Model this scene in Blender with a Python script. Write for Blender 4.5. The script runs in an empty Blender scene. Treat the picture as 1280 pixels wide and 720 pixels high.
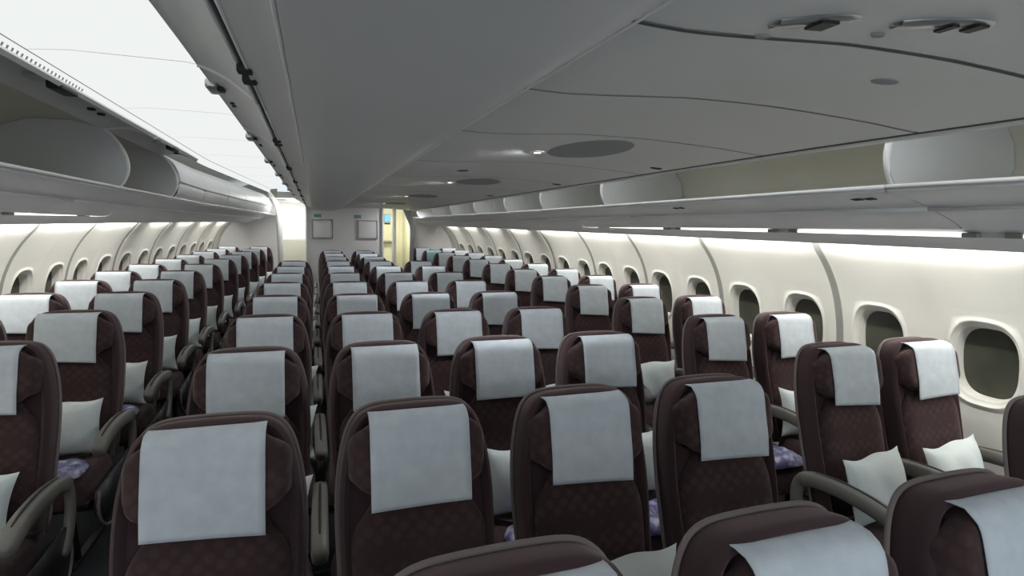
import bpy, bmesh, math, random
from mathutils import Vector, Matrix
random.seed(7)
PI = math.pi
SC = bpy.context.scene
COL = SC.collection
ORD = ['first', 'second', 'third', 'fourth', 'fifth', 'sixth', 'seventh', 'eighth', 'ninth', 'tenth', 'eleventh', 'twelfth', 'thirteenth', 'fourteenth', 'fifteenth']

# ------------------------------------------------------------ camera
CX, H = -0.524, 1.68
F, YAW, PITCH, ROLL = 698.16, 0.3395, 0.1148, 0.0235
def cam_to_world(x3, y3, z2=1.0):
    x = x3*math.cos(ROLL)+y3*math.sin(ROLL); y2 = -x3*math.sin(ROLL)+y3*math.cos(ROLL)
    y = y2*math.cos(PITCH)+z2*math.sin(PITCH); z = -y2*math.sin(PITCH)+z2*math.cos(PITCH)
    return Vector((x*math.cos(YAW)+z*math.sin(YAW), -x*math.sin(YAW)+z*math.cos(YAW), -y))
cam_data = bpy.data.cameras.new('camera'); cam = bpy.data.objects.new('camera', cam_data); COL.objects.link(cam)
cam_data.sensor_width = 36.0; cam_data.lens = F*36.0/1280.0; cam_data.clip_start = 0.02
right = cam_to_world(1, 0, 0).normalized(); down = cam_to_world(0, 1, 0).normalized(); fwd = cam_to_world(0, 0, 1).normalized()
m = Matrix((( right.x, -down.x, -fwd.x, CX), (right.y, -down.y, -fwd.y, 0.0), (right.z, -down.z, -fwd.z, H), (0, 0, 0, 1)))
cam.matrix_world = m
SC.camera = cam

# ------------------------------------------------------------ world, exposure, lights
W = bpy.data.worlds.new('world'); SC.world = W; W.use_nodes = True
bg = W.node_tree.nodes['Background']; bg.inputs[0].default_value = (0.80, 0.90, 1.0, 1); bg.inputs[1].default_value = 0.48
SC.view_settings.view_transform = 'Standard'; SC.view_settings.look = 'None'
SC.view_settings.exposure = 1.08; SC.view_settings.gamma = 1.0; SC.view_settings.use_curve_mapping = False
COVE_POWER = 2.9      # watts of each hidden cove lamp above a side wall panel
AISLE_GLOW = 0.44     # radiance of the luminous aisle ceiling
SPOT_POWER = 3.0      # lamps added in the small ceiling spots to lift the mid cabin
FRONT_FILL_POWER = 6.5    # unseen fill light added behind the camera

def area_lamp(name, loc, direction, sx, sy, power, color=(1, 1, 1)):
    d = bpy.data.lights.new(name, 'AREA'); d.shape = 'RECTANGLE'; d.size = sx; d.size_y = sy
    d.energy = power; d.color = color
    o = bpy.data.objects.new(name, d); COL.objects.link(o); o.location = loc
    o.rotation_euler = Vector(direction).to_track_quat('-Z', 'X').to_euler()
    return o
area_lamp('front_fill', (0.45, -0.9, 1.93), (0, 0.35, -1), 1.3, 0.6, FRONT_FILL_POWER, (0.90, 0.95, 1.0))  # added fill for the nearest seats, not a fitting in view

# ------------------------------------------------------------ the run of the cabin
Y0, YE, YC = -2.2, 11.75, 10.8       # forward end, outer rear bulkheads, centre rear bulkhead
def taper(y): return 0.0 if y < 6.3 else 0.06*(y-6.3) if y < 12.5 else 0.37
def drop(y): return 0.0 if y < 1.6 else 0.011*(y-1.6)
def over(x, y, z):                    # overhead structure: follows the narrowing tail
    s = 1 if x > 0 else -1
    t = taper(y) if abs(x) > 1.27 else 0.0
    return (x - s*t, y, z - drop(y))
def side(x, y, z):
    s = 1 if x > 0 else -1
    return (x - s*taper(y), y, z)
def flat(x, y, z): return (x, y, z)

# ------------------------------------------------------------ materials
def new_mat(name, color, rough=0.6, spec=0.4, metal=0.0):
    mt = bpy.data.materials.new(name); mt.use_nodes = True
    b = mt.node_tree.nodes['Principled BSDF']
    b.inputs['Base Color'].default_value = (*color, 1); b.inputs['Roughness'].default_value = rough
    b.inputs['Metallic'].default_value = metal; b.inputs['Specular IOR Level'].default_value = spec
    return mt
def noise_mat(name, c1, c2, scale, rough=0.6, spec=0.3, bump=0.0, detail=3.0, lo=0.35, hi=0.65):
    mt = new_mat(name, c1, rough, spec); nt = mt.node_tree; b = nt.nodes['Principled BSDF']
    tc = nt.nodes.new('ShaderNodeTexCoord'); n = nt.nodes.new('ShaderNodeTexNoise')
    n.inputs['Scale'].default_value = scale; n.inputs['Detail'].default_value = detail
    r = nt.nodes.new('ShaderNodeValToRGB'); r.color_ramp.elements[0].position = lo; r.color_ramp.elements[1].position = hi
    r.color_ramp.elements[0].color = (*c1, 1); r.color_ramp.elements[1].color = (*c2, 1)
    nt.links.new(tc.outputs['Object'], n.inputs['Vector']); nt.links.new(n.outputs['Fac'], r.inputs['Fac'])
    nt.links.new(r.outputs['Color'], b.inputs['Base Color'])
    if bump:
        bp = nt.nodes.new('ShaderNodeBump'); bp.inputs['Strength'].default_value = bump; bp.inputs['Distance'].default_value = 0.004
        nt.links.new(n.outputs['Fac'], bp.inputs['Height']); nt.links.new(bp.outputs['Normal'], b.inputs['Normal'])
    return mt
def emit_mat(name, color, strength):
    mt = bpy.data.materials.new(name); mt.use_nodes = True; nt = mt.node_tree
    nt.nodes.remove(nt.nodes['Principled BSDF']); e = nt.nodes.new('ShaderNodeEmission')
    e.inputs[0].default_value = (*color, 1); e.inputs[1].default_value = strength
    nt.links.new(e.outputs[0], nt.nodes['Material Output'].inputs[0]); return mt
def fabric_mat(name, base, leaf, pattern=True):
    mt = new_mat(name, base, 0.9, 0.15); nt = mt.node_tree; b = nt.nodes['Principled BSDF']
    b.inputs['Sheen Weight'].default_value = 0.25; b.inputs['Sheen Roughness'].default_value = 0.5
    b.inputs['Sheen Tint'].default_value = (0.9, 0.72, 0.74, 1)
    tc = nt.nodes.new('ShaderNodeTexCoord')
    weave = nt.nodes.new('ShaderNodeTexNoise'); weave.inputs['Scale'].default_value = 420
    nt.links.new(tc.outputs['Object'], weave.inputs['Vector'])
    bp = nt.nodes.new('ShaderNodeBump'); bp.inputs['Strength'].default_value = 0.25; bp.inputs['Distance'].default_value = 0.002
    nt.links.new(weave.outputs['Fac'], bp.inputs['Height']); nt.links.new(bp.outputs['Normal'], b.inputs['Normal'])
    if pattern:
        mp = nt.nodes.new('ShaderNodeMapping'); mp.inputs['Rotation'].default_value = (0, PI/4, 0)
        nt.links.new(tc.outputs['Object'], mp.inputs['Vector'])
        v = nt.nodes.new('ShaderNodeTexVoronoi'); v.inputs['Scale'].default_value = 30; v.inputs['Randomness'].default_value = 0.25
        nt.links.new(mp.outputs['Vector'], v.inputs['Vector'])
        r = nt.nodes.new('ShaderNodeValToRGB'); r.color_ramp.elements[0].position = 0.28; r.color_ramp.elements[1].position = 0.52
        r.color_ramp.elements[0].color = (*leaf, 1); r.color_ramp.elements[1].color = (*base, 1)
        nt.links.new(v.outputs['Distance'], r.inputs['Fac']); nt.links.new(r.outputs['Color'], b.inputs['Base Color'])
    return mt
M = dict(
    fabric=fabric_mat('maroon_fabric', (0.050, 0.029, 0.030), (0.069, 0.042, 0.041)),
    plainfab=fabric_mat('maroon_plain_fabric', (0.055, 0.032, 0.034), (0.06, 0.03, 0.03), False),
    piping=new_mat('mauve_piping', (0.20, 0.165, 0.155), 0.7),
    cover=noise_mat('white_nonwoven_cloth', (0.55, 0.60, 0.64), (0.61, 0.66, 0.70), 26, 0.9, 0.1, 0.25),
    pillow=noise_mat('white_pillow_cloth', (0.72, 0.80, 0.80), (0.82, 0.87, 0.86), 9, 0.85, 0.15, 0.4),
    blanket=noise_mat('lilac_plastic_wrap', (0.17, 0.16, 0.36), (0.70, 0.72, 0.85), 24, 0.3, 0.5, 0.9, 4, 0.47, 0.70),
    arm=new_mat('taupe_plastic', (0.19, 0.18, 0.16), 0.45),
    groove=new_mat('dark_groove', (0.03, 0.027, 0.025), 0.7),
    frame=new_mat('dark_metal_frame', (0.05, 0.05, 0.052), 0.4, 0.5, 0.6),
    carpet=noise_mat('dark_carpet', (0.028, 0.030, 0.033), (0.05, 0.052, 0.055), 160, 0.95, 0.05, 0.3),
    wall=noise_mat('cream_lining', (0.70, 0.69, 0.63), (0.73, 0.72, 0.66), 2.5, 0.5, 0.35),
    rib=new_mat('grey_lining_seam', (0.30, 0.30, 0.275), 0.6),
    seam=new_mat('dark_seam', (0.13, 0.13, 0.12), 0.8),
    ceil=noise_mat('grey_ceiling_plastic', (0.84, 0.84, 0.81), (0.87, 0.87, 0.84), 1.6, 0.48, 0.4),
    belly=noise_mat('grey_belly_plastic', (0.72, 0.72, 0.72), (0.75, 0.75, 0.75), 1.4, 0.42, 0.4),
    binface=noise_mat('grey_bin_face', (0.76, 0.77, 0.80), (0.80, 0.81, 0.84), 2.0, 0.42, 0.4),
    bin=noise_mat('grey_bin_plastic', (0.70, 0.71, 0.72), (0.74, 0.75, 0.76), 2.0, 0.42, 0.4),
    inner=noise_mat('beige_bin_lining', (0.68, 0.67, 0.60), (0.72, 0.71, 0.64), 3.0, 0.7, 0.2),
    trim=new_mat('pale_trim', (0.92, 0.92, 0.91), 0.5, 0.5),
    white=new_mat('white_plastic', (0.80, 0.80, 0.78), 0.4),
    steel=new_mat('brushed_steel', (0.55, 0.55, 0.53), 0.3, 0.5, 0.8),
    black=new_mat('black_plastic', (0.015, 0.015, 0.016), 0.5),
    disc=new_mat('dull_grey_disc', (0.38, 0.39, 0.39), 0.75),
    pane=noise_mat('night_window_pane', (0.05, 0.053, 0.04), (0.10, 0.102, 0.08), 3.0, 0.5, 0.25),
    bulk=noise_mat('grey_bulkhead', (0.80, 0.79, 0.78), (0.83, 0.82, 0.81), 2.0, 0.55, 0.3),
    galley=new_mat('cream_galley', (0.80, 0.78, 0.62), 0.5),
    curtain=new_mat('grey_curtain', (0.24, 0.24, 0.24), 0.9, 0.1),
    teal=new_mat('teal_sticker', (0.22, 0.36, 0.35), 0.5),
    sign=emit_mat('cyan_sign', (0.30, 0.75, 0.92), 0.52),
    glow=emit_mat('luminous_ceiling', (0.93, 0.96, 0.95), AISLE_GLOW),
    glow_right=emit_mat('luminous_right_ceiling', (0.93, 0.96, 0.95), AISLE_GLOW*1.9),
    strip=emit_mat('warm_strip_light', (1.0, 0.97, 0.90), 0.9),
    lamp=emit_mat('door_downlight', (1.0, 1.0, 0.97), 3.0),
)

# ------------------------------------------------------------ mesh helpers
def link_mesh(name, verts, faces, mat, parent=None, smooth=True, mats=None, fm=None):
    me = bpy.data.meshes.new(name); me.from_pydata([tuple(v) for v in verts], [], faces); me.validate()
    for mm in (mats or [mat]): me.materials.append(mm)
    if fm:
        for p, i in zip(me.polygons, fm): p.material_index = i
    bm = bmesh.new(); bm.from_mesh(me); bmesh.ops.recalc_face_normals(bm, faces=bm.faces); bm.to_mesh(me); bm.free()
    if smooth:
        for p in me.polygons: p.use_smooth = True
    o = bpy.data.objects.new(name, me); COL.objects.link(o)
    if parent: o.parent = parent
    return o
def tag(o, label=None, cat=None, group=None, kind=None):
    if label: o['label'] = label
    if cat: o['category'] = cat
    if group: o['group'] = group
    if kind: o['kind'] = kind
    return o
def struct(o, label=None):
    o['kind'] = 'structure'
    if label: o['label'] = label
    return o
def empty(name, loc, label, cat, group=None):
    o = bpy.data.objects.new(name, None); o.empty_display_size = 0.1; COL.objects.link(o); o.location = loc
    return tag(o, label, cat, group)
def sharp(o, ang=40):
    o.data.set_sharp_from_angle(angle=math.radians(ang)); return o
def ysteps(a, b, st=0.4):
    n = max(1, int(math.ceil((b-a)/st))); return [a+(b-a)*i/n for i in range(n+1)]

def sheet(name, prof, y0, y1, mp, mat, parent=None, thick=0.0, st=0.4, off=None):
    """profile (x,z) run along y; with thickness it is a closed slab"""
    ys = ysteps(y0, y1, st); n = len(prof); P = list(prof)
    if thick:
        back = []
        for i in range(n):
            a = prof[max(0, i-1)]; b = prof[min(n-1, i+1)]
            dx, dz = b[0]-a[0], b[1]-a[1]; L = math.hypot(dx, dz) or 1
            nx, nz = -dz/L, dx/L
            if nz < 0 and thick > 0 or (abs(nz) < 1e-6 and nx < 0): nx, nz = -nx, -nz
            back.append((prof[i][0]+nx*thick, prof[i][1]+nz*abs(thick)))
        P = list(prof)+back[::-1]
    k = len(P); V = []; Fc = []
    for y in ys:
        for (x, z) in P: V.append(mp(x, y, z))
    closed = bool(thick)
    for j in range(len(ys)-1):
        for i in range(k if closed else k-1):
            i2 = (i+1) % k
            Fc.append((j*k+i, j*k+i2, (j+1)*k+i2, (j+1)*k+i))
    if closed:
        Fc.append(tuple(range(k))); Fc.append(tuple((len(ys)-1)*k+i for i in range(k)))
    o = link_mesh(name, V, Fc, mat, parent); sharp(o, 35)
    return o
def tube(name, pts, r, mat, parent=None, n=8, sx=1.0, closed=False):
    pts = [Vector(p) for p in pts]; V = []; Fc = []; m_ = len(pts); pu = None
    for i, p in enumerate(pts):
        a = pts[(i-1) % m_] if closed else pts[max(0, i-1)]; b = pts[(i+1) % m_] if closed else pts[min(m_-1, i+1)]
        t = (b-a).normalized(); ref = Vector((1, 0, 0)) if abs(t.x) < 0.9 else Vector((0, 0, 1))
        u = t.cross(ref).normalized() if pu is None else (pu-t*pu.dot(t)).normalized()
        pu = u; v = t.cross(u).normalized()
        rr = r[i] if isinstance(r, (list, tuple)) else r
        for k in range(n):
            a_ = 2*PI*k/n; V.append(p+u*math.cos(a_)*rr+v*math.sin(a_)*rr*sx)
    for i in range(m_ if closed else m_-1):
        for k in range(n):
            j = (i+1) % m_; k2 = (k+1) % n
            Fc.append((i*n+k, i*n+k2, j*n+k2, j*n+k))
    if not closed:
        Fc.append(tuple(range(n))); Fc.append(tuple((m_-1)*n+k for k in range(n)))
    return link_mesh(name, V, Fc, mat, parent)
def box(name, c, s, mat, parent=None, bevel=0.0, rot=None):
    bm = bmesh.new(); bmesh.ops.create_cube(bm, size=1)
    for v in bm.verts: v.co = Vector((v.co.x*s[0], v.co.y*s[1], v.co.z*s[2]))
    if bevel: bmesh.ops.bevel(bm, geom=list(bm.edges), offset=bevel, segments=3, affect='EDGES', profile=0.6)
    R = rot or Matrix.Identity(3)
    for v in bm.verts: v.co = R @ v.co + Vector(c)
    me = bpy.data.meshes.new(name); bm.to_mesh(me); bm.free(); me.materials.append(mat)
    for p in me.polygons: p.use_smooth = bool(bevel)
    o = bpy.data.objects.new(name, me); COL.objects.link(o)
    if bevel: sharp(o, 50)
    if parent: o.parent = parent
    return o
def catmull(P, k=4, closed=False):
    out = []; n = len(P)
    for i in range(n if closed else n-1):
        g = (lambda j: P[j % n]) if closed else (lambda j: P[max(0, min(n-1, j))])
        p0, p1, p2, p3 = g(i-1), g(i), g(i+1), g(i+2)
        for s in range(k):
            t = s/k
            out.append(tuple(0.5*((2*b)+(-a+c)*t+(2*a-5*b+4*c-d)*t*t+(-a+3*b-3*c+d)*t**3) for a, b, c, d in zip(p0, p1, p2, p3)))
    if not closed: out.append(tuple(P[-1]))
    return out

# ------------------------------------------------------------ floor and side walls
struct(sheet('floor', [(-2.62, 0), (2.62, 0)], Y0, 13.6, flat, M['carpet'], thick=-0.0))
PROF = [(2.60, 0.0), (2.60, 0.55), (2.60, 0.80), (2.585, 1.03), (2.56, 1.17), (2.515, 1.31), (2.45, 1.43), (2.37, 1.54), (2.285, 1.615)]
def wall_x(z):
    for (a, za), (b, zb) in zip(PROF, PROF[1:]):
        if z <= zb: return a+(b-a)*(z-za)/(zb-za)
    return PROF[-1][0]
_tab = [wall_x(1.7*i/200) for i in range(201)]
_sm = [sum(_tab[max(0, i-9):i+10])/len(_tab[max(0, i-9):i+10]) for i in range(201)]
def wx(z):
    i = max(0, min(199.999, z/1.7*200)); k = int(i); return _sm[k]*(1-(i-k))+_sm[min(200, k+1)]*(i-k)
RIB0, RP = 1.50, 1.085
RIBS = [RIB0+RP*k for k in range(-3, 10)]
WINS = sorted([RIB0+RP*(k+0.5)+d for k in range(-3, 9) for d in (-0.275, 0.275)])
def bump(y, z):
    """inward bulge of the lining beside every joint and shallow rib between the two windows of a panel"""
    k = (y-RIB0)/RP; fr = k-math.floor(k)
    d = min(fr, 1-fr)*RP
    b = -0.018*math.exp(-(d/0.030)**2)
    dm = abs(fr-0.5)*RP; f = max(0, min(1, (1.50-z)/0.25))*max(0, min(1, (z-0.3)/0.3))
    b += -0.014*f*math.exp(-(dm/0.045)**2)
    return b
def W_(sg, y, z, out=0.0):
    b = 0.0 if out > 0.004 else bump(y, z)
    x = wx(z)-b*1.0+out
    return side(sg*x, y, z)
ZB, ZT = 0.79, 1.31
def make_wall(sg, name):
    ys = []
    y = Y0
    for wy in WINS:
        a, b = wy-0.19, wy+0.19
        if a > y+0.01: ys += ysteps(y, a, 0.03)[:-1]
        ys += ysteps(a, b, 0.38/8)[:-1]; y = b
    ys += ysteps(y, YE+0.1, 0.03)
    ys = [v for v in ys if v <= YE+0.1]
    zs = [0, 0.2, 0.4, 0.6, 0.7, ZB]+[ZB+(ZT-ZB)*i/8 for i in range(1, 9)]+[1.36, 1.41, 1.46, 1.51, 1.56, 1.595, 1.615]
    V = []; Fc = []; fm = []
    for y in ys:
        for z in zs: V.append(W_(sg, y, z))
    n = len(zs)
    for j in range(len(ys)-1):
        ym = (ys[j]+ys[j+1])/2; inwin = any(abs(ym-wy) < 0.185 for wy in WINS)
        k = (ym-RIB0)/RP; d = min(k-math.floor(k), 1-(k-math.floor(k)))*RP
        for i in range(n-1):
            zm = (zs[i]+zs[i+1])/2
            if inwin and ZB < zm < ZT: continue
            Fc.append((j*n+i, j*n+i+1, (j+1)*n+i+1, (j+1)*n+i)); fm.append(1 if d < 0.024 else 0)
    o = link_mesh(name, V, Fc, None, mats=[M['wall'], M['rib']], fm=fm); struct(o)
    return o
make_wall(1, 'wall_right'); make_wall(-1, 'wall_left')
def se(a, rx, rz, p=2.9):
    c, s = math.cos(a), math.sin(a)
    return rx*math.copysign(abs(c)**(2/p), c), rz*math.copysign(abs(s)**(2/p), s)
def make_window(sg, wy, idx):
    zc = (ZB+ZT)/2-0.005; n = 48; V = []; Fc = []; fm = []
    rings = [('r', 0.19, (ZT-ZB)/2, 0.0), ('m', 0.33, 0, 0.0), ('m', 0.67, 0, 0.0), ('e', 0.172, 0.228, 0.0), ('e', 0.166, 0.220, -0.006), ('e', 0.158, 0.211, -0.007), ('e', 0.152, 0.204, 0.004),
             ('e', 0.143, 0.194, 0.012), ('e', 0.138, 0.188, 0.013), ('e', 0.128, 0.174, 0.060), ('e', 0.128, 0.174, 0.10)]
    for kind, rx, rz, out in rings:
        for k in range(n):
            a = 2*PI*k/n
            RX, RZ = 0.19, (ZT-ZB)/2
            c, s = math.cos(a), math.sin(a); t = min(RX/max(abs(c), 1e-6), RZ/max(abs(s), 1e-6)); ry_, rz_ = c*t, s*t
            for qa in (1, -1):
                for qb in (1, -1):
                    ca = math.atan2(qb*RZ, qa*RX) % (2*PI)
                    if round(ca*n/(2*PI)) % n == k: ry_, rz_ = qa*RX, qb*RZ
            if kind == 'r': dy, dz = ry_, rz_; zz = (ZB+ZT)/2+dz
            elif kind == 'm':
                ey, ez = se(a, 0.172, 0.228); dy = ry_*(1-rx)+ey*rx; zz = ((ZB+ZT)/2+rz_)*(1-rx)+(zc+ez)*rx
            else:
                dy, dz = se(a, rx, rz); zz = zc+dz
            b = bump(wy+dy, zz) if out == 0.0 else 0.0
            x = wx(zz)-b+out
            V.append(side(sg*x, wy+dy, zz))
    for r in range(len(rings)-1):
        for k in range(n):
            k2 = (k+1) % n; Fc.append((r*n+k, r*n+k2, (r+1)*n+k2, (r+1)*n+k))
    w = link_mesh('window_%d' % idx, V, Fc, M['wall']); struct(w); sharp(w, 50)
    za, zb_ = zc-0.172, zc+0.172; xa, xb = wx(za)+0.062, wx(zb_)+0.062
    pxz = lambda z: xa+(xb-xa)*(z-za)/(zb_-za)+0.004
    PV = [side(sg*pxz(zc+se(2*PI*k/n, 0.129, 0.176)[1]), wy+se(2*PI*k/n, 0.129, 0.176)[0], zc+se(2*PI*k/n, 0.129, 0.176)[1]) for k in range(n)]
    PV += [(p[0]+sg*0.01, p[1], p[2]) for p in PV]
    PF = [tuple(range(n)), tuple(range(2*n-1, n-1, -1))]+[(k, (k+1) % n, n+(k+1) % n, n+k) for k in range(n)]
    p = link_mesh('window_pane', PV, PF, M['pane'], w, smooth=False)
    return w
wi = 1
for sg in (1, -1):
    for wy in WINS:
        if wy+0.2 > YE or wy < -0.6: continue
        make_window(sg, wy, wi); wi += 1
# windows left out forward of the view: close the openings with plain lining
for sg in (1, -1):
    V = []; Fc = []
    for wy in WINS:
        if wy < -0.6 or wy+0.2 > YE:
            b = len(V)
            for y in (wy-0.2, wy+0.2):
                for z in (ZB-0.01, 1.05, 1.2, ZT+0.01): V.append(side(sg*(wx(z)+0.004), y, z))
            for i in range(3): Fc.append((b+i, b+i+1, b+5+i, b+4+i))
    if V: struct(link_mesh('trim_1' if sg > 0 else 'trim_2', V, Fc, M['wall']))
for sg, nm in ((1, 'baseboard_right'), (-1, 'baseboard_left')):
    struct(sheet(nm, [(sg*2.598, 0.0), (sg*2.575, 0.01), (sg*2.575, 0.15), (sg*2.598, 0.17)], Y0, YE, side, M['rib']))

# ------------------------------------------------------------ ceilings
def orz(x, y, z): return over(x, y, z)
# roof above everything
struct(sheet('ceiling', [(-2.85, 0.0), (-2.90, 1.0), (-2.80, 1.6), (-2.4, 2.2), (-1.7, 2.42), (0, 2.46), (1.7, 2.42), (2.4, 2.2), (2.80, 1.6), (2.90, 1.0), (2.85, 0.0)], Y0, 13.6, flat, M['ceil']))
# luminous aisle ceilings
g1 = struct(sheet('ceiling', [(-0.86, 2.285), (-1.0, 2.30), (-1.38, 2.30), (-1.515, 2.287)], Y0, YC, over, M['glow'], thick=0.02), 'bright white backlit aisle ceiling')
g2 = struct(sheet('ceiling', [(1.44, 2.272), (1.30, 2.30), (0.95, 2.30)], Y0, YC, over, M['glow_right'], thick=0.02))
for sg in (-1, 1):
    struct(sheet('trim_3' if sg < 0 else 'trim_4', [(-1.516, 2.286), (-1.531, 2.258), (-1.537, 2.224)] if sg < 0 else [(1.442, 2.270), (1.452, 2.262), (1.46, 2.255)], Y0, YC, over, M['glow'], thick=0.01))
# vent slots on the left trim strip
slots = []
t3 = [o for o in COL.objects if o.name == 'trim_3'][0]
V = []; Fc = []
for blk in (1.2, 2.45):
    for k in range(21):
        y = blk+k*0.035; b = len(V)
        for (x, z) in ((-1.5255, 2.268), (-1.5315, 2.256)):
            for dy in (0, 0.014): V.append(over(x+0.006, y+dy, z-0.003))
        Fc.append((b, b+1, b+3, b+2))
link_mesh('vent_slots', V, Fc, M['rib'], t3, smooth=False)
tube('joint_line', [over(-1.514, y, 2.284) for y in ysteps(Y0, YC)], 0.0022, M['rib'], t3, 6)
# joints across the luminous panel
V = []; Fc = []
for y in (0.4, 1.5, 2.6, 3.7, 4.8, 5.9, 7.0, 8.1, 9.2):
    b = len(V)
    for (x, z) in ((-0.86, 2.283), (-1.0, 2.298), (-1.38, 2.298), (-1.515, 2.285)):
        V += [over(x, y, z-0.001), over(x, y+0.006, z-0.001)]
    for i in range(3): Fc.append((b+2*i, b+2*i+1, b+2*i+3, b+2*i+2))
link_mesh('panel_joint', V, Fc, M['white'], g1, smooth=False)

# centre belly over the seats
belly = [(-0.575, 1.972), (-0.566, 1.958), (-0.54, 1.952), (-0.40, 1.940), (-0.25, 1.938), (-0.15, 1.950), (-0.105, 1.962), (-0.096, 1.972)]
bl = struct(sheet('ceiling', belly, Y0, YC, over, M['belly'], thick=0.03), 'smooth grey belly panel above the centre seats')
tube('edge_trim', [over(-0.572, y, 1.962) for y in ysteps(Y0, YC)], 0.0035, M['trim'], bl)
tube('edge_trim', [over(-0.098, y, 1.962) for y in ysteps(Y0, YC)], 0.0025, M['trim'], bl)
struct(sheet('ceiling', [(-0.575, 1.972), (-0.60, 1.984), (-0.64, 1.996), (-0.655, 2.0)], Y0, YC, over, M['belly'], thick=0.02))
# flat right-hand ceiling panels with curved cross section
PANP = [(-0.12, 1.990), (0.02, 1.986), (0.15, 1.992), (0.35, 2.006), (0.47, 2.009), (0.63, 2.010), (0.80, 2.005), (1.0, 1.996), (1.15, 1.985), (1.20, 1.982)]
SEAMS = [-2.2, -1.2, -0.35, 0.30, 0.775, 1.235, 1.86, 2.75, 3.65, 4.55, 5.45, 6.35, 7.25, 8.15, 9.05, 9.95, YC]
panels = []
for i, (a, b) in enumerate(zip(SEAMS, SEAMS[1:])):
    g = 0.008 if 0.7 < b < 0.8 or 0.7 < a < 0.8 else 0.005
    o = struct(sheet('ceiling', PANP, a+g, b-g, over, M['ceil'], thick=0.02, st=0.3)); panels.append(o)
for i, y in enumerate(SEAMS[1:-1]):
    w = 0.0055 if 0.7 < y < 0.8 else 0.0034
    V = []; PP = catmull(PANP, 3)
    for x, z in PP: V += [over(x, y-w, z-0.001), over(x, y+w, z-0.001)]
    link_mesh('gasket', V, [(2*k, 2*k+1, 2*k+3, 2*k+2) for k in range(len(PP)-1)], M['seam'], panels[i])
struct(sheet('trim_5', [(x, z+0.012) for x, z in PANP], Y0, YC, over, M['black'], thick=0.005))
struct(sheet('trim_6', [(1.204, 1.980), (1.222, 1.980)], Y0, YC, over, M['seam'], thick=0.03))
struct(sheet('trim_7', [(1.224, 1.974), (1.25, 1.972), (1.262, 1.980)], Y0, YC, over, M['trim'], thick=0.03))
def panel_at(y):
    for o, a, b in zip(panels, SEAMS, SEAMS[1:]):
        if a <= y < b: return o
    return panels[-1]
def pz(x):
    for (a, za), (b, zb) in zip(PANP, PANP[1:]):
        if x <= b: return za+(zb-za)*(x-a)/(b-a)
    return PANP[-1][1]
def disc(name, x, y, rx, ry, mat, n=40, h=0.006, rim=0.8):
    V = []; Fc = []
    for (s, dz) in ((1.0, 0.0), (0.97, -h*0.6), (rim, -h), (0.4, -h)):
        for k in range(n):
            a = 2*PI*k/n; xx, yy = x+rx*s*math.cos(a), y+ry*s*math.sin(a)
            V.append(over(xx, yy, pz(xx)+dz-0.0005))
    for r in range(3):
        for k in range(n): Fc.append((r*n+k, r*n+(k+1) % n, (r+1)*n+(k+1) % n, (r+1)*n+k))
    Fc.append(tuple(3*n+k for k in range(n)))
    return link_mesh(name, V, Fc, mat, panel_at(y))
for (x, y) in ((0.585, 2.20), (0.62, 4.05), (0.60, 6.2), (0.60, 8.4)):
    disc('round_cover', x, y, 0.155, 0.27, M['disc'])
for (x, y) in ((1.117, 2.49), (1.10, 3.7), (1.10, 5.3), (0.30, 3.25)):
    disc('catch', x, y, 0.035, 0.02, M['black'], 20, 0.004)
disc('round_cover', 0.66, 0.93, 0.035, 0.02, M['disc'], 20, 0.002)
# small ceiling spots beside the round covers, lamps added to brighten the cabin
for i, (x, y) in enumerate(((0.415, 2.36), (0.445, 4.22), (0.44, 6.35), (0.44, 8.55), (1.10, 10.35))):
    z = pz(x)-drop(y)
    t = empty('spot_light', (x, y, z), 'small bright spot with added lamp in the right aisle ceiling, %s from the front' % ORD[i], 'light', 'spots in the right aisle ceiling')
    n = 20; V = [(r_*math.cos(2*PI*k/n), r_*math.sin(2*PI*k/n), zz) for r_, zz in ((0.034, -0.001), (0.030, -0.005), (0.016, -0.005)) for k in range(n)]
    link_mesh('bezel', V, [(q*n+k, q*n+(k+1) % n, (q+1)*n+(k+1) % n, (q+1)*n+k) for q in range(2) for k in range(n)], M['trim'], t)
    V = [(0.0165*math.cos(2*PI*k/n), 0.0165*math.sin(2*PI*k/n), zz) for zz in (-0.0045, -0.001) for k in range(n)]
    link_mesh('diffuser', V, [tuple(range(n)), tuple(range(n, 2*n))]+[(k, (k+1) % n, n+(k+1) % n, n+k) for k in range(n)], M['lamp'], t)
    area_lamp('added_spot_lamp', (x, y, z-0.007), (-0.12, 0.1, -1), 0.03, 0.03, SPOT_POWER, (0.95, 0.98, 1.0)).data.shape = 'DISK'
# pull latches in the nearest panel
def latch(x0, x1, y, w, split):
    p = panel_at(y); zf = lambda x, dz: pz(x)-0.001+dz
    V = []; Fc = []; n = 14
    for i in range(n+1):
        x = x0+(x1-x0)*i/n; ww = w*math.sin(PI*(0.12+0.88*i/n))**0.5 if i < n else w*0.25
        for (yy, dz) in ((-ww, 0), (-ww*0.8, -0.006), (ww*0.8, -0.006), (ww, 0)): V.append(over(x, y+yy-0.05*(i/n), zf(x, dz)))
    for i in range(n):
        for k in range(3): Fc.append((i*4+k, i*4+k+1, i*4+5+k, i*4+4+k))
    pl = link_mesh('latch_plate', V, Fc, M['steel'], p)
    for a, b in split:
        xa, xb = x0+(x1-x0)*a, x0+(x1-x0)*b
        q = []
        for xx in (xa, xb):
            for yy in (-w*0.75, w*0.75): q.append(over(xx, y+yy-0.05*(a+b)/2, zf(xx, -0.007)))
        q += [(v[0], v[1], v[2]-0.004) for v in q]
        link_mesh('latch_slot', q, [(0, 1, 3, 2), (4, 5, 7, 6), (0, 1, 5, 4), (2, 3, 7, 6), (0, 2, 6, 4), (1, 3, 7, 5)], M['black'], pl, smooth=False)
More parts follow.
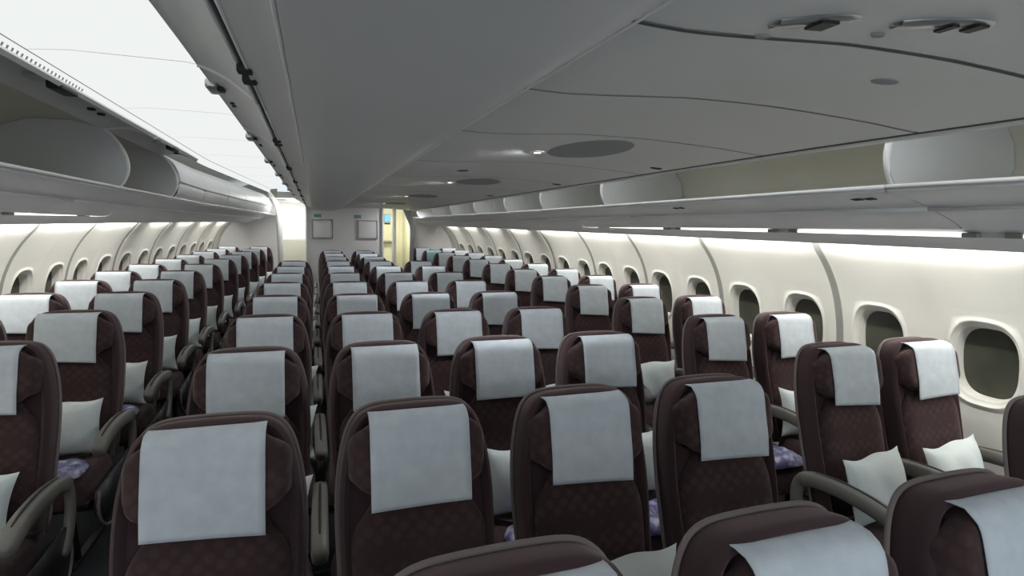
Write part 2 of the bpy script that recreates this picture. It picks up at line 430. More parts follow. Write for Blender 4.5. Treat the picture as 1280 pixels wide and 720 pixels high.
latch(0.135, 0.245, 0.705, 0.022, ((0.42, 0.72),))
latch(0.335, 0.475, 0.665, 0.020, ((0.48, 0.58), (0.74, 0.9)))
disc('catch', 0.165, 0.762, 0.014, 0.008, M['disc'], 16, 0.004); disc('catch', 0.36, 0.715, 0.014, 0.008, M['disc'], 16, 0.004)
disc('catch', 0.60, 0.62, 0.018, 0.01, M['disc'], 16, 0.004)

# ------------------------------------------------------------ overhead bins
DIV = [-2.2, -0.6, 1.6, 3.87, 5.1, 6.2, 7.3, 8.4, 9.5, 10.6, YE]
HINGE = (1.65, 2.178)
def bin_module(sg, a, b, k):
    sd = 'right' if sg > 0 else 'left'
    ym = (a+b)/2
    root = empty('overhead_bin', over(sg*1.9, ym, 1.7), 'open grey overhead bin along the %s wall, %s from the front' % (sd, ORD[k]), 'overhead bin', 'open wall bins on the %s' % sd)
    inv = Vector(root.location)
    mp = lambda x, y, z: tuple(Vector(over(x, y, z))-inv)
    S = lambda P: [(sg*x, z) for x, z in P]
    g = 0.003
    sheet('bin_shell', S([(1.585, 1.855), (2.10, 1.835), (2.22, 1.87), (2.28, 1.96), (2.26, 2.06), (2.18, 2.15), (2.0, 2.22), (1.80, 2.225), (1.655, 2.19)]), a+g, b-g, mp, M['inner'], root, st=0.3)
    sheet('lower_panel', S([(1.572, 1.853), (1.575, 1.838), (1.60, 1.830), (1.72, 1.812), (1.825, 1.785), (1.84, 1.775), (1.93, 1.748), (2.00, 1.722), (2.04, 1.70)]), a+g, b-g, mp, M['binface'], root, st=0.3)
    ys = ysteps(a+g, b-g, 0.4)
    tube('edge_trim', [mp(sg*1.570, y, 1.856) for y in ys], 0.009, M['trim'], root)
    tube('edge_trim', [mp(sg*1.826, y, 1.778) for y in ys], 0.009, M['trim'], root)
    # divider plate at the aft end
    dv = [(1.590, 1.858), (1.560, 1.90), (1.545, 1.96), (1.550, 2.03), (1.580, 2.10), (1.62, 2.155), (1.66, 2.188), (1.80, 2.222), (2.0, 2.217), (2.18, 2.147), (2.255, 2.06), (2.275, 1.96), (2.215, 1.873), (2.10, 1.84)]
    if b < YE:
        V = [mp(sg*x, b-0.028, z) for x, z in dv]+[mp(sg*x, b+0.002, z) for x, z in dv]; n = len(dv)
        sharp(link_mesh('divider', V, [tuple(range(n)), tuple(range(n, 2*n))]+[(i, (i+1) % n, n+(i+1) % n, n+i) for i in range(n)], M['bin'], root))
        fr = [(1.597, 1.862), (1.568, 1.90), (1.545, 1.96), (1.550, 2.03), (1.580, 2.10), (1.62, 2.155), (1.66, 2.188)]
        tube('divider_edge', [mp(sg*x, b-0.013, z) for x, z in catmull(fr, 3)], 0.012, M['trim'], root)
    if sg < 0 and k >= 3:
        dp = catmull(S([(1.655, 2.185), (1.585, 2.13), (1.545, 2.05), (1.535, 1.96), (1.55, 1.90), (1.574, 1.862)]), 3)
        sheet('door', dp, a+0.006, b-0.006, mp, M['bin'], root, thick=0.012, st=0.3)
        root['label'] = root['label'].replace('open', 'closed')
        root['group'] = 'closed wall bins on the left'
        return root
    # raised door, hinged above
    dp = catmull(S([(1.655, 2.185), (1.60, 2.200), (1.53, 2.204), (1.47, 2.192), (1.425, 2.172), (1.402, 2.152)] if sg < 0 else [(1.655, 2.185), (1.61, 2.208), (1.56, 2.222), (1.51, 2.230), (1.46, 2.232)]), 3)
    d = sheet('door', dp, a+0.012, b-0.012, mp, M['bin'], root, thick=0.018, st=0.3)
    tube('door_end', [mp(x, b-0.010, z-0.004) for x, z in dp], 0.008, M['trim'], d)
    box('latch', mp(sg*(1.42 if sg < 0 else 1.47), ym-0.1, 2.160 if sg < 0 else 2.224), (0.05, 0.16, 0.03), M['black'], d, 0.008)
    box('latch_plate', mp(sg*1.49, ym-0.1, 2.192 if sg < 0 else 2.222), (0.07, 0.10, 0.012), M['steel'], d, 0.004)
    for dy in (0.55, 0.68):
        if ym+dy < b: box('latch', mp(sg*1.53, ym+dy, 2.198 if sg < 0 else 2.218), (0.03, 0.03, 0.012), M['groove'], d, 0.004)
    for y in (a+0.5*(b-a)-0.03, a+0.5*(b-a)+0.05):
        box('striker', mp(sg*1.59, y, 1.845), (0.03, 0.03, 0.014), M['steel'], root, 0.003)
    return root
for sg in (1, -1):
    for k, (a, b) in enumerate(zip(DIV[1:], DIV[2:])): bin_module(sg, a, b, k)
# row number placards on the right bin faces
for (y, k) in ((1.72, 0), (3.0, 1)):
    r = [o for o in COL.objects if o.name.startswith('overhead_bin') and 'right wall, %s' % ORD[k+ (0 if y < 1.6 else 1) if False else (1 if k == 0 else 1)] in o.get('label', '')][0]
    for j in range(4):
        q = Vector(over(1.66+0.012*(j % 2), y+0.03*j, 1.818))-r.location
        box('placard', q, (0.03, 0.02, 0.003), M['groove'], r, 0, Matrix.Rotation(math.radians(9), 3, 'Y'))
# underside channel with strip lights, hidden cove lamps above each wall panel
for sg in (1, -1):
    sd = 'right' if sg > 0 else 'left'
    struct(sheet('trim_8' if sg > 0 else 'trim_9', [(sg*2.035, 1.703), (sg*2.07, 1.690), (sg*2.095, 1.690), (sg*2.10, 1.668), (sg*2.13, 1.654), (sg*2.19, 1.628), (sg*2.212, 1.611), (sg*2.217, 1.616), (sg*2.217, 1.675)], Y0, YE,
           lambda x, y, z: (side(x, y, z)[0], y, z-0.002*max(0, y-1.6)), M['bin'], thick=0.006))
    struct(sheet('trim_10' if sg > 0 else 'trim_11', [(sg*2.30, 1.62), (sg*2.31, 1.68), (sg*2.24, 1.70)], Y0, YE, side, M['white']))
    for k in range(-2, 9):
        a, b = RIB0+RP*k+0.12, RIB0+RP*(k+1)-0.10
        if b > YE: continue
        if k >= -1:
            loc = side(sg*2.083, (a+b)/2, 1.677-0.002*max(0, (a+b)/2-1.6))
            st = empty('strip_light', loc, 'warm white strip light above the %s wall, %s from the front' % (sd, ORD[k+1]), 'light', 'strip lights under the %s bins' % sd)
            tw = sg*math.atan(0.06) if (a+b)/2 > 6.3 else 0
            R = Matrix.Rotation(tw, 3, 'Z')
            box('diffuser', (0, 0, 0), (0.024, b-a, 0.018), M['strip'], st, 0.004, R)
            for e in (-1, 1): box('end_cap', R @ Vector((0, e*(b-a)/2+e*0.03, 0)), (0.034, 0.06, 0.02), M['rib'], st, 0.005, R)
        p = side(sg*2.227, (a+b)/2, 1.645)
        area_lamp('cove_lamp', p, (sg*0.42, 0, -1), 1.0, 0.014, COVE_POWER, (1.0, 0.985, 0.94)).rotation_euler = (Matrix.Rotation(PI/2, 3, 'Z') @ Matrix.Identity(3)).to_euler()
for o in COL.objects:
    if o.name.startswith('cove_lamp'):
        sg = 1 if o.location.x > 0 else -1
        # long side along y, emitting down and slightly outwards
        z = Vector((-sg*0.80, 0, 1)).normalized(); x = Vector((0, 1, 0)); y = z.cross(x)
        o.rotation_euler = Matrix((x, y, z)).transposed().to_euler()

# centre bins, left side: double lip and raised doors
CB = [-2.2, -0.3, 0.75, 1.85, 2.95, 4.05, 5.15, 6.25, 7.35, 8.45, 9.6, YC]
for k, (a, b) in enumerate(zip(CB[1:], CB[2:])):
    ym = (a+b)/2
    root = empty('overhead_bin', over(-0.68, ym, 2.0), 'open centre overhead bin beside the left aisle, %s from the front' % ORD[k], 'overhead bin', 'open centre bins on the left aisle')
    inv = Vector(root.location); mp = lambda x, y, z: tuple(Vector(over(x, y, z))-inv)
    ys = ysteps(a, b, 0.4)
    tube('edge_trim', [mp(-0.657, y, 2.002) for y in ys], 0.005, M['trim'], root)
    tube('edge_trim', [mp(-0.668, y, 2.012) for y in ys], 0.004, M['groove'], root)
    tube('edge_trim', [mp(-0.680, y, 2.018) for y in ys], 0.006, M['trim'], root)
    dp = catmull([(-0.686, 2.026), (-0.72, 2.055), (-0.765, 2.085), (-0.815, 2.106), (-0.832, 2.108)], 3)
    d = sheet('door', dp, a+0.006, b-0.006, mp, M['bin'], root, thick=0.02, st=0.3)
    fr = [(x, z-0.002) for x, z in dp]
    tube('door_end', [mp(x, b-0.004, z) for x, z in fr], 0.005, M['trim'], d)
    yl = a+0.24
    box('latch', mp(-0.828, yl, 2.103), (0.035, 0.11, 0.03), M['steel'], d, 0.01)
    box('latch_slot', mp(-0.805, yl-0.005, 2.094), (0.02, 0.05, 0.01), M['black'], d, 0.003)
    for dy in (0.22, 0.27): box('latch_slot', mp(-0.80, yl+dy, 2.097), (0.014, 0.016, 0.006), M['groove'], d, 0.002)
    for dy in (0.40, 0.50): box('striker', mp(-0.664, yl+dy, 2.0), (0.03, 0.035, 0.016), M['groove'], root, 0.004)
    # bin body over the belly
    sheet('bin_shell', [(-0.68, 2.03), (-0.45, 2.02), (-0.40, 2.20), (-0.68, 2.22), (-0.80, 2.13)], a+0.003, b-0.003, mp, M['inner'], root)
# fascia closing the gap from the door hinge to the luminous ceiling
struct(sheet('trim_12', [(-0.80, 2.13), (-0.845, 2.20), (-0.86, 2.287)], Y0, YC, over, M['white']))

# ------------------------------------------------------------ rear bulkheads
def plate(name, poly, y, th, mat, parent=None, bev=0.0):
    n = len(poly); V = [(x, y, z) for x, z in poly]+[(x, y+th, z) for x, z in poly]
    return link_mesh(name, V, [tuple(range(n)), tuple(range(n, 2*n))]+[(i, (i+1) % n, n+(i+1) % n, n+i) for i in range(n)], mat, parent, smooth=False)
wb = struct(plate('wall_back', [(-0.66, 0), (0.66, 0), (0.66, 2.25), (-0.66, 2.25)], YC, 0.05, M['bulk']), 'grey centre rear bulkhead behind the last seats')
for s in (-1, 1):
    cx = s*0.40; ring = [(cx-0.175, 1.34), (cx+0.175, 1.34), (cx+0.175, 1.67), (cx-0.175, 1.67)]
    t = empty('framed_panel', (cx, YC, 1.34), 'grey rectangular framed panel on the centre bulkhead, %s one' % ('left' if s < 0 else 'right'), 'panel', 'framed panels on the rear bulkhead')
    box('backing', (0, -0.010, 0.165), (0.33, 0.014, 0.31), M['bulk'], t, 0.003)
    for (dx, dz, sx, sz) in ((0, 0.0, 0.36, 0.012), (0, 0.33, 0.36, 0.012), (-0.175, 0.165, 0.012, 0.33), (0.175, 0.165, 0.012, 0.33)):
        box('frame_edge', (dx, -0.014, dz), (sx, 0.024, sz), M['rib'], t)
    k = box('sticker', (0, 0, 0), (0.13, 0.004, 0.06), M['teal']); k.location = (cx-0.09*s-0.09 if s > 0 else cx-0.08, YC-0.003, 1.74)
    k.name = 'safety_sticker'; tag(k, 'small teal safety sticker above the %s framed panel' % ('left' if s < 0 else 'right'), 'sticker', 'teal stickers on the bulkhead')
def outer(s):
    e = 1.20 if s < 0 else 1.34
    P = [(e, 0), (2.62, 0), (2.62, 1.0), (2.55, 1.6), (2.2, 2.1), (1.7, 2.3), (e, 2.3)]
    return [(s*x, z) for x, z in P]
struct(plate('wall_back', outer(-1), YE, 0.05, M['bulk']), 'pale grey rear bulkhead left of the left aisle')
struct(plate('wall_back', outer(1), YE, 0.05, M['bulk']), 'pale grey rear bulkhead right of the right aisle')
# aisle soffits and far galley
struct(sheet('ceiling', [(-1.3, 2.02), (-0.6, 2.02)], YC+0.06, 13.5, flat, M['white'], thick=0.02))
struct(sheet('ceiling', [(0.6, 1.98), (1.45, 1.98)], YC+0.06, 13.5, flat, M['white'], thick=0.02))
struct(plate('wall_back', [(-1.4, 0), (-0.4, 0), (-0.4, 2.25), (-1.4, 2.25)], 13.2, 0.05, M['white']), 'white rear wall seen through the left aisle opening')
M['cab'] = new_mat('beige_cabinet', (0.42, 0.42, 0.34), 0.6)
wk = plate('lower_cabinet', [(-1.32, 0), (-0.67, 0), (-0.67, 1.22), (-1.32, 1.22)], 12.9, 0.25, M['cab'])
tag(wk, 'beige waist-high cabinet at the end of the left aisle', 'cabinet')
struct(plate('wall_back', [(0.4, 0), (2.2, 0), (2.2, 2.25), (0.4, 2.25)], 13.2, 0.05, M['galley']), 'cream galley wall behind the right aisle')
for s in (-1, 1):
    struct(box('wall_left' if s < 0 else 'wall_right', (s*0.63, 12.0, 1.1), (0.04, 2.3, 2.2), M['white']))
    struct(box('wall_left' if s < 0 else 'wall_right', (s*1.42, 12.6, 1.1), (0.04, 1.6, 2.2), M['white'] if s < 0 else M['galley']))
struct(tube('trim_13', catmull([(-1.12, YC+0.1, 0.0), (-1.12, YC+0.1, 1.0), (-1.14, YC+0.1, 1.7), (-1.18, YC+0.1, 1.95), (-1.30, YC+0.1, 2.12)], 4), 0.045, M['white'], sx=1.0))
struct(box('trim_14', (-0.675, YC-0.02, 1.05), (0.03, 0.05, 2.1), M['white'], None, 0.008))
struct(box('trim_15', (0.675, YC-0.02, 1.0), (0.03, 0.05, 1.95), M['bulk'], None, 0.008))
for i, y in enumerate((11.0, 11.9)):
    t = empty('downlight', (-0.9, y, 2.012), 'bright round downlight in the left aisle soffit, %s one' % ('nearer' if i == 0 else 'farther'), 'light', 'downlights above the left aisle end')
    V = []; n = 24
    for r_, z in ((0.13, 0), (0.12, -0.012), (0.10, -0.014)):
        V += [(r_*math.cos(2*PI*k/n), r_*math.sin(2*PI*k/n), z) for k in range(n)]
    link_mesh('bezel', V, [(r*n+k, r*n+(k+1) % n, (r+1)*n+(k+1) % n, (r+1)*n+k) for r in range(2) for k in range(n)], M['white'], t)
    V = [(0.1*math.cos(2*PI*k/n), 0.1*math.sin(2*PI*k/n), z) for z in (-0.013, -0.003) for k in range(n)]
    link_mesh('diffuser', V, [tuple(range(n)), tuple(range(n, 2*n))]+[(k, (k+1) % n, n+(k+1) % n, n+k) for k in range(n)], M['lamp'], t)
area_lamp('door_lamp', (-0.9, 10.62, 2.14), (0.15, -0.2, -1), 0.35, 0.12, 6, (1, 1, 0.98))
area_lamp('door_lamp', (-0.95, 12.2, 1.98), (0, 0.3, -1), 0.4, 0.9, 9, (1, 1, 0.98))
area_lamp('galley_lamp', (1.0, 12.2, 1.95), (0, 0.3, -1), 0.4, 0.9, 9, (1, 0.98, 0.80))
# right aisle: sign, counter shelf, curtain
sg_ = empty('exit_sign', (0.80, 11.1, 1.72), 'small cyan lit sign over the right aisle galley entrance', 'sign')
box('housing', (0, 0.02, 0), (0.13, 0.03, 0.18), M['white'], sg_, 0.005); box('lit_face', (0, 0.0, 0.01), (0.11, 0.012, 0.13), M['sign'], sg_, 0.003); box('lower_bar', (0, 0, -0.10), (0.11, 0.02, 0.025), M['groove'], sg_, 0.003)
gc = empty('galley_unit', (0.86, 12.7, 0), 'cream galley cabinet with a counter, seen through the right aisle', 'cabinet')
box('body', (0.03, 0.1, 0.6), (0.40, 0.4, 1.2), M['galley'], gc, 0.01); box('counter', (0.03, 0.06, 1.215), (0.40, 0.5, 0.03), M['arm'], gc, 0.005); box('door', (0.02, -0.11, 0.85), (0.30, 0.02, 0.5), M['galley'], gc, 0.005)
struct(box('trim_16', (0.99, 11.6, 1.0), (0.05, 0.3, 1.98), M['white'], None, 0.01))
V = []; Fc = []; NX, NZ = 40, 30
for j in range(NZ+1):
    z = 0.45+1.50*j/NZ; t = j/NZ
    xr = 1.30-0.05*max(0, 0.6-t)-0.07*max(0, (t-0.75)/0.25); wdt = 0.06+0.10*max(0, (t-0.68)/0.32)**0.9+0.02*math.sin(t*4)**2
    for i in range(NX+1):
        u = i/NX; V.append((xr-wdt*(1-u), 10.98+0.018*math.sin(u*PI*9), z))
for j in range(NZ):
    for i in range(NX): Fc.append((j*(NX+1)+i, j*(NX+1)+i+1, (j+1)*(NX+1)+i+1, (j+1)*(NX+1)+i))
cu = link_mesh('curtain', V, Fc, M['curtain']); tag(cu, 'grey curtain gathered at the right side of the right aisle opening', 'curtain')
md = cu.modifiers.new('thickness', 'SOLIDIFY'); md.thickness = 0.004

# ------------------------------------------------------------ seats
TILT = math.radians(14)
BU = Vector((0, math.sin(TILT), math.cos(TILT))); BN = Vector((0, -math.cos(TILT), math.sin(TILT)))
BO = Vector((0, -0.20, 0.42))
def bk(x, s, d): return BO+Vector((x, 0, 0))+BU*s+BN*d
def outline_half():
    return [(0.185, -0.02), (0.197, 0.06), (0.206, 0.18), (0.213, 0.32), (0.217, 0.43), (0.216, 0.52), (0.209, 0.60), (0.195, 0.67), (0.178, 0.716), (0.155, 0.745), (0.125, 0.760), (0.08, 0.766), (0.0, 0.768)]
def full(h, k=3):
    hs = catmull(h, k); return hs+[(-x, s) for x, s in hs[::-1][1:]]
def inset(P, d):
    n = len(P); out = []
    for i in range(n):
        a = P[(i-1) % n]; b = P[(i+1) % n]; tx, ty = b[0]-a[0], b[1]-a[1]; L = math.hypot(tx, ty) or 1
        out.append((P[i][0]-ty/L*d, P[i][1]+tx/L*d))
    return out
def loft(name, P, rings, mat, parent, cap0=True, cap1=True):
    V = []; Fc = []; n = len(P)
    for (ins, d) in rings:
        V += [bk(x, s, d) for x, s in inset(P, ins)]
    for r in range(len(rings)-1):
        for k in range(n): Fc.append((r*n+k, r*n+(k+1) % n, (r+1)*n+(k+1) % n, (r+1)*n+k))
    if cap0: Fc.append(tuple(range(n)))
    if cap1: Fc.append(tuple((len(rings)-1)*n+k for k in range(n)))
    return sharp(link_mesh(name, V, Fc, mat, parent), 45)
def pad(name, fn, mat, parent, nx=18, ns=18):
    """closed cushion: fn(a, b, side) -> point for a, b in [-1, 1]"""
    V = []; Fc = []; w = nx+1
    for sd in (0, 1):
        for j in range(ns+1):
            for i in range(nx+1): V.append(fn(-1+2*i/nx, -1+2*j/ns, sd))
    o = (nx+1)*(ns+1)
    for j in range(ns):
        for i in range(nx):
            a = j*w+i; Fc.append((a, a+1, a+w+1, a+w)); Fc.append((o+a, o+a+w, o+a+w+1, o+a+1))
    for i in range(nx):
        a, b = i, ns*w+i; Fc.append((a, a+1, o+a+1, o+a)); Fc.append((b, b+1, o+b+1, o+b))
    for j in range(ns):
        a, b = j*w, j*w+nx; Fc.append((a, a+w, o+a+w, o+a)); Fc.append((b, b+w, o+b+w, o+b))
    ob = link_mesh(name, V, Fc, mat, parent); return sharp(ob, 60)
def rr(a, b, k=0.42):   # square to rounded square
    return a*math.sqrt(1-k*b*b*abs(b)**3*1.0), b*math.sqrt(1-k*a*a*abs(a)**3*1.0)
def edge(a, b, p=7): return max(0.0, (1-abs(a)**p))**0.5*max(0.0, (1-abs(b)**p))**0.5
HS0, HS1 = 0.515, 0.742       # headrest span along the back
def head_front(x, s):
    a = max(-1, min(1, x/0.192)); b = max(-1, min(1, (s-(HS0+HS1)/2)/((HS1-HS0)/2)))
    return 0.018+0.050*edge(a, b, 8)+0.022*abs(a)**3*(edge(a, b, 10))
def cover_mesh(name, parent, width=0.152, length=0.305, skew=0.0, shift=0.0, tilt=0.0):
    nx, ns = 14, 26; V = []; Fc = []
    top = HS1
    for j in range(ns+1):
        t = j/ns
        for i in range(nx+1):
            u = -1+2*i/nx; x = u*width+shift
            L = length+0.075+skew*u*0.02
            q = t*L
            if q < 0.05: s, d = top-0.045+q*0.92, -0.002
            elif q < 0.085: f = (q-0.05)/0.035; s = top+0.004+0.004*math.sin(f*PI); d = f*0.036
            else:
                s = top+0.004-(q-0.085); d = head_front(x, min(s, top-0.005)) if s > HS0+0.04 else max(head_front(x, HS0+0.04)-0.10*(HS0+0.04-s), 0.045)
                f2 = max(0.0, min(1.0, (top-s)/0.03)); d = max(d, 0.036+0.018*f2)+0.004
            d += 0.0006*math.sin(u*5+q*30)
            V.append(bk(x+tilt*(top-s), s, d))
    for j in range(ns):
        for i in range(nx): Fc.append((j*(nx+1)+i, j*(nx+1)+i+1, (j+1)*(nx+1)+i+1, (j+1)*(nx+1)+i))
    o = link_mesh(name, V, Fc, M['cover'], parent); md = o.modifiers.new('thickness', 'SOLIDIFY'); md.thickness = 0.002; md.offset = 1
    return o
def seat_root(): return bpy.data.objects.new('airline_seat', None)
def sweep_yz(name, path, x, w, h, mat, parent):
    """rounded bar along a path in the y-z plane"""
    P = catmull(path, 4); V = []; Fc = []; n = 12
    for i, p in enumerate(P):
        a = P[max(0, i-1)]; b = P[min(len(P)-1, i+1)]; ty, tz = b[0]-a[0], b[1]-a[1]; L = math.hypot(ty, tz)
        ny, nz = -tz/L, ty/L
        e = min(i, len(P)-1-i); f = (0.6, 0.9, 1.0)[min(e, 2)]
        for k in range(n):
            a_ = 2*PI*k/n; c, s = math.cos(a_), math.sin(a_)
            cc = math.copysign(abs(c)**0.55, c)*w/2*f; ss = math.copysign(abs(s)**0.55, s)*h/2*f
            V.append((x+cc, p[0]+ny*ss, p[1]+nz*ss))
    m_ = len(P)
    for i in range(m_-1):
        for k in range(n): Fc.append((i*n+k, i*n+(k+1) % n, (i+1)*n+(k+1) % n, (i+1)*n+k))
    Fc += [tuple(range(n)), tuple((m_-1)*n+k for k in range(n))]
    return link_mesh(name, V, Fc, mat, parent)
ARM = [(-0.11, 0.585), (-0.18, 0.612), (-0.32, 0.628), (-0.45, 0.622), (-0.54, 0.602), (-0.60, 0.572)]
def add_arm(root, x):
    a = sweep_yz('armrest', ARM, x, 0.058, 0.066, M['arm'], root)
    sweep_yz('armrest_groove', [(y, z+0.033) for y, z in ARM[1:-1]], x, 0.010, 0.006, M['groove'], a)
    sweep_yz('armrest_post', [(-0.12, 0.60), (-0.095, 0.54), (-0.10, 0.46), (-0.135, 0.38), (-0.19, 0.32)], x, 0.030, 0.055, M['arm'], a)
    return a
def build_seat(arms, aisle=0):
    r = seat_root(); COL.objects.link(r)
    P = full(outline_half())
    loft('back_shell', P, [(0.035, -0.082), (0.012, -0.078), (0.003, -0.066), (0.0, -0.050), (0.0, 0.0), (0.004, 0.016), (0.014, 0.024), (0.026, 0.016), (0.034, 0.0)], M['plainfab'], r)
    tube('piping', [bk(x, s, -0.064) for x, s in inset(P, -0.003) if s > 0.02], 0.0065, M['piping'], r, 6)
    SB = (0.0, HS0+0.03)
    def cush(a, b, sd):
        x, y = rr(a, b); s = SB[0]+(SB[1]-SB[0])*(y+1)/2; w = 0.174+0.018*math.sin(PI*min(1, (y+1)/2)*0.8)
        return bk(x*w, s, -0.01 if sd == 0 else 0.008+0.038*edge(a, b, 6)-0.010*(1-a*a)*edge(a, b, 6))
    pad('backrest', cush, M['fabric'], r)
    def head(a, b, sd):
        x, y = rr(a, b, 0.5); s = (HS0+HS1)/2+(HS1-HS0)/2*y
        return bk(x*0.192, s, 0.0 if sd == 0 else 0.018+0.050*edge(a, b, 8)+0.022*abs(a)**3*edge(a, b, 10))
    hd = pad('headrest', head, M['fabric'], r, 22, 20)
    def seat(a, b, sd):
        x, y = rr(a, b, 0.3); X = x*0.232; Y = -0.43+0.235*y
        top = 0.455+0.012*abs(a)**3; front = max(0, -b)
        return Vector((X, Y-0.0, 0.345+0.02*edge(a, b)*0 if sd == 0 else 0.375+(top-0.375)*edge(a, b, 9)-0.02*front**4))
    pad('seat_cushion', seat, M['fabric'], r)
    box('seat_pan', (0, -0.42, 0.335), (0.44, 0.40, 0.035), M['frame'], r, 0.01)
    for y in (-0.25, -0.55): tube('cross_beam', [(-0.26, y, 0.30), (0.26, y, 0.30)], 0.019, M['frame'], r, 10)
    tube('leg', [(0.12, -0.22, 0.30), (0.12, -0.16, 0.02)], 0.016, M['frame'], r, 8)
    tube('leg', [(0.12, -0.55, 0.30), (0.12, -0.50, 0.02)], 0.016, M['frame'], r, 8)
    box('floor_rail', (0.12, -0.34, 0.012), (0.035, 0.46, 0.024), M['frame'], r, 0.004)
    # belt lying on the cushion
    for s in (-1, 1):
        tube('seat_belt', catmull([(s*0.20, -0.22, 0.455), (s*0.15, -0.30, 0.474), (s*0.07, -0.36, 0.476), (s*0.02, -0.40, 0.475)], 3), 0.004, M['groove'], r, 6, 5.0)
    for x in arms: add_arm(r, x)
    if aisle:
        x = aisle*0.262
        V = [(x, -0.14, 0.42), (x, -0.12, 0.30), (x, -0.18, 0.20), (x, -0.34, 0.16), (x, -0.55, 0.20), (x, -0.64, 0.30), (x, -0.62, 0.40)]
        n = len(V); V2 = [(v[0]-aisle*0.018, v[1], v[2]) for v in V]
        ep = link_mesh('end_panel', V+V2, [tuple(range(n)), tuple(range(n, 2*n))]+[(i, (i+1) % n, n+(i+1) % n, n+i) for i in range(n)], M['frame'], r)
        tube('end_panel_trim', catmull(V, 3), 0.007, M['piping'], ep, 6)
    return r
proto = {'r': build_seat((0.26,)), 'lr': build_seat((-0.26, 0.26)), 'rA': build_seat((0.26,), 1), 'lrA': build_seat((-0.26, 0.26), -1)}
covers = []
for i, (w, l, sk, sh, ti) in enumerate(((0.136, 0.262, 0.0, 0.0, 0.0), (0.136, 0.258, -0.3, 0.003, 0.006), (0.135, 0.266, 0.5, -0.004, -0.006), (0.137, 0.272, -0.2, 0.003, 0.005), (0.136, 0.255, 0.3, 0.004, -0.008))):
    covers.append(cover_mesh('headrest_cover', None, w, l, sk, sh, ti))
tealcov = covers[0].copy(); tealcov.data = covers[0].data.copy(); tealcov.data.materials[0] = noise_mat('pale_teal_cloth', (0.42, 0.66, 0.68), (0.48, 0.70, 0.72), 20, 0.9, 0.1); COL.objects.link(tealcov)

def copy_obj(o, parent):
    c = o.copy(); COL.objects.link(c); c.parent = parent; return c
def copy_seat(p, loc, label, group, cov, rz=0.0, lean=0.0):
    c = p.copy(); COL.objects.link(c); c.location = loc; c.rotation_euler = (0, 0, rz)
    for ch in p.children:
        a = copy_obj(ch, c)
        for g in ch.children: copy_obj(g, a)
    copy_obj(cov, c)
    return tag(c, label, 'airline seat', group)
# pillows and wrapped blankets
def pillow_mesh():
    W2, H2, T = 0.195, 0.140, 0.065
    def fn(a, b, sd):
        ca = a*(1-0.10*(1-abs(b)**2.0)*abs(a)**3); cb = b*(1-0.09*(1-abs(a)**2.0)*abs(b)**3)
        t = T*max(0, (1-abs(a)**2.6))**0.6*max(0, (1-abs(b)**2.6))**0.6
        t *= 1+0.10*math.sin(a*7+b*3)*(1-abs(a)); y = -t if sd else t*0.6
        z = H2*(cb+1)+0.007*math.sin(a*5+1)*(b > 0)*b
        return Vector((W2*ca, y, z))
    o = pad('pillow', fn, M['pillow'], None, 22, 18); return o
def blanket_mesh():
    def fn(a, b, sd):
        x, y = rr(a, b, 0.3); t = edge(a, b, 5)
        w = 0.004*math.sin(a*9+b*4)+0.003*math.sin(b*13-a*5)
        return Vector((0.135*x, 0.105*y, 0.004 if sd == 0 else 0.006+(0.038+w)*t))
    return pad('wrapped_blanket', fn, M['blanket'], None, 20, 16)
pil0, bla0 = pillow_mesh(), blanket_mesh()

CC = [-0.78, -0.26, 0.26, 0.78]; CYS = 1.574; P_ = 0.8324; SYS = 1.911
NAMEC = ['leftmost', 'inner left', 'inner right', 'rightmost']
seats = []     # (kind, x, y, col name, front order)
for ci, x in enumerate(CC):
    rows = [n for n in range(-1, 11) if not (ci in (0, 3) and n > 7) and not (ci == 0 and n == -1)]
    for q, n in enumerate(rows):
        kind = 'lrA' if ci == 0 else ('rA' if ci == 3 else 'r')
        if ci == 1 and n > 7: kind = 'lr'
        seats.append((kind, x, CYS+P_*n, 'c%d' % ci, q, len(rows), n))
for ci, (x, nm, n0) in enumerate(((1.75, 'r5', -1), (2.27, 'r6', 0), (-1.75, 'l7', 1), (-2.27, 'l8', 2))):
    rows = list(range(n0, 12))
    for q, n in enumerate(rows):
        y = SYS+P_*n; s = 1 if x > 0 else -1
        xx = x-s*(taper(y)*0.95)
        kind = {'r5': 'lrA', 'r6': 'r', 'l7': 'rA', 'l8': 'lr'}[nm]
        seats.append((kind, xx, y, nm, q, len(rows), n))
COLN = {'c0': 'leftmost column of the centre block', 'c1': 'second column from the left in the centre block', 'c2': 'third column from the left in the centre block', 'c3': 'rightmost column of the centre block',
        'r5': 'aisle column by the right wall', 'r6': 'window column by the right wall', 'l7': 'aisle column by the left wall', 'l8': 'window column by the left wall'}
def where(q, N):
    if q == 0: return 'nearest the camera'
    if q == N-1: return 'last before the rear'
    if q <= N//2: return '%s from the front' % ORD[q]
    return '%s from the rear' % ORD[N-1-q]
ci_ = 0
rnd = random.Random(3)
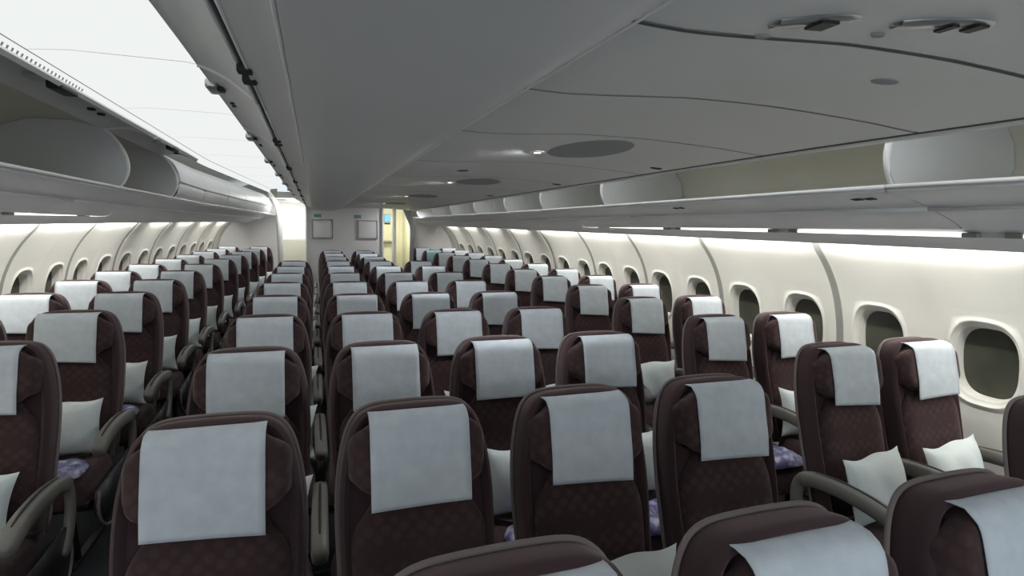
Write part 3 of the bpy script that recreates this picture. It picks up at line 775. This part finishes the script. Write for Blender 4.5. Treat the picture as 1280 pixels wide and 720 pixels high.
for (kind, x, y, nm, q, N, n) in seats:
    cv = tealcov if (nm == 'r5' and n == 10) else covers[(ci_*7+q*3) % 5]
    if nm == 'c1' and n == 0: cv = covers[0]
    if nm == 'c2' and n == 0: cv = covers[2]
    if nm == 'c0' and n == 0: cv = covers[2]
    ci_ += 1
    what = 'maroon airline seat with %s headrest cover' % ('pale teal' if cv is tealcov else 'white')
    s = copy_seat(proto[kind], (x, y, 0), '%s, %s, %s' % (what, COLN[nm].replace(' column', ' column'), where(q, N)), 'airline seats in the %s' % COLN[nm], cv, rnd.uniform(-0.012, 0.012))
    s['label'] = ('maroon seat, %s headrest cover, %s, %s' % ('teal' if cv is tealcov else 'white', {'c0': 'leftmost centre column', 'c1': 'second centre column', 'c2': 'third centre column', 'c3': 'rightmost centre column', 'r5': 'right aisle column', 'r6': 'right window column', 'l7': 'left aisle column', 'l8': 'left window column'}[nm], where(q, N)))
    if nm == 'c1' and n == -1: s.scale = (1.05, 1.0, 1.014)
    cn = {'c0': 'leftmost centre', 'c1': 'second centre', 'c2': 'third centre', 'c3': 'rightmost centre', 'r5': 'right aisle', 'r6': 'right window', 'l7': 'left aisle', 'l8': 'left window'}[nm]
    if n > 7 and nm[0] == 'c': continue
    if nm in ('l8',) : 
        if n > 5: continue
    if nm == 'r6' and n > 2: continue
    if nm == 'r5' and n > 6: continue
    # pillow stands against the backrest, blanket packet lies before it
    dx = rnd.uniform(-0.02, 0.03); off = {'l7': 0.0, 'r5': -0.045, 'r6': -0.06, 'c0': 0.04, 'c1': 0.05, 'c2': 0.05, 'c3': 0.02, 'l8': 0.0}[nm]
    if nm == 'l7' and n == 1: off = -0.07
    p = pil0.copy(); COL.objects.link(p); p.location = (x+off+dx, y-0.325, 0.466); p.rotation_euler = (math.radians(-16), rnd.uniform(-0.08, 0.08), rnd.uniform(-0.15, 0.15))
    tag(p, 'white pillow standing on the %s seat, %s' % (cn, where(q, N)), 'pillow', 'white pillows on the seats')
    if nm == 'r6' : continue
    b = bla0.copy(); COL.objects.link(b); b.location = (x+(0.045 if nm == 'l7' else 0.01 if nm == 'r5' else off*0.6-dx), y-0.53, 0.464); b.rotation_euler = (0, 0, rnd.uniform(-0.25, 0.25))
    tag(b, 'lilac wrapped blanket lying on the %s seat, %s' % (cn, where(q, N)), 'blanket', 'wrapped blankets on the seats')
# drop the prototypes
def kill(o):
    for ch in list(o.children): kill(ch)
    bpy.data.objects.remove(o)
for p in list(proto.values())+covers+[tealcov, pil0, bla0]: kill(p)
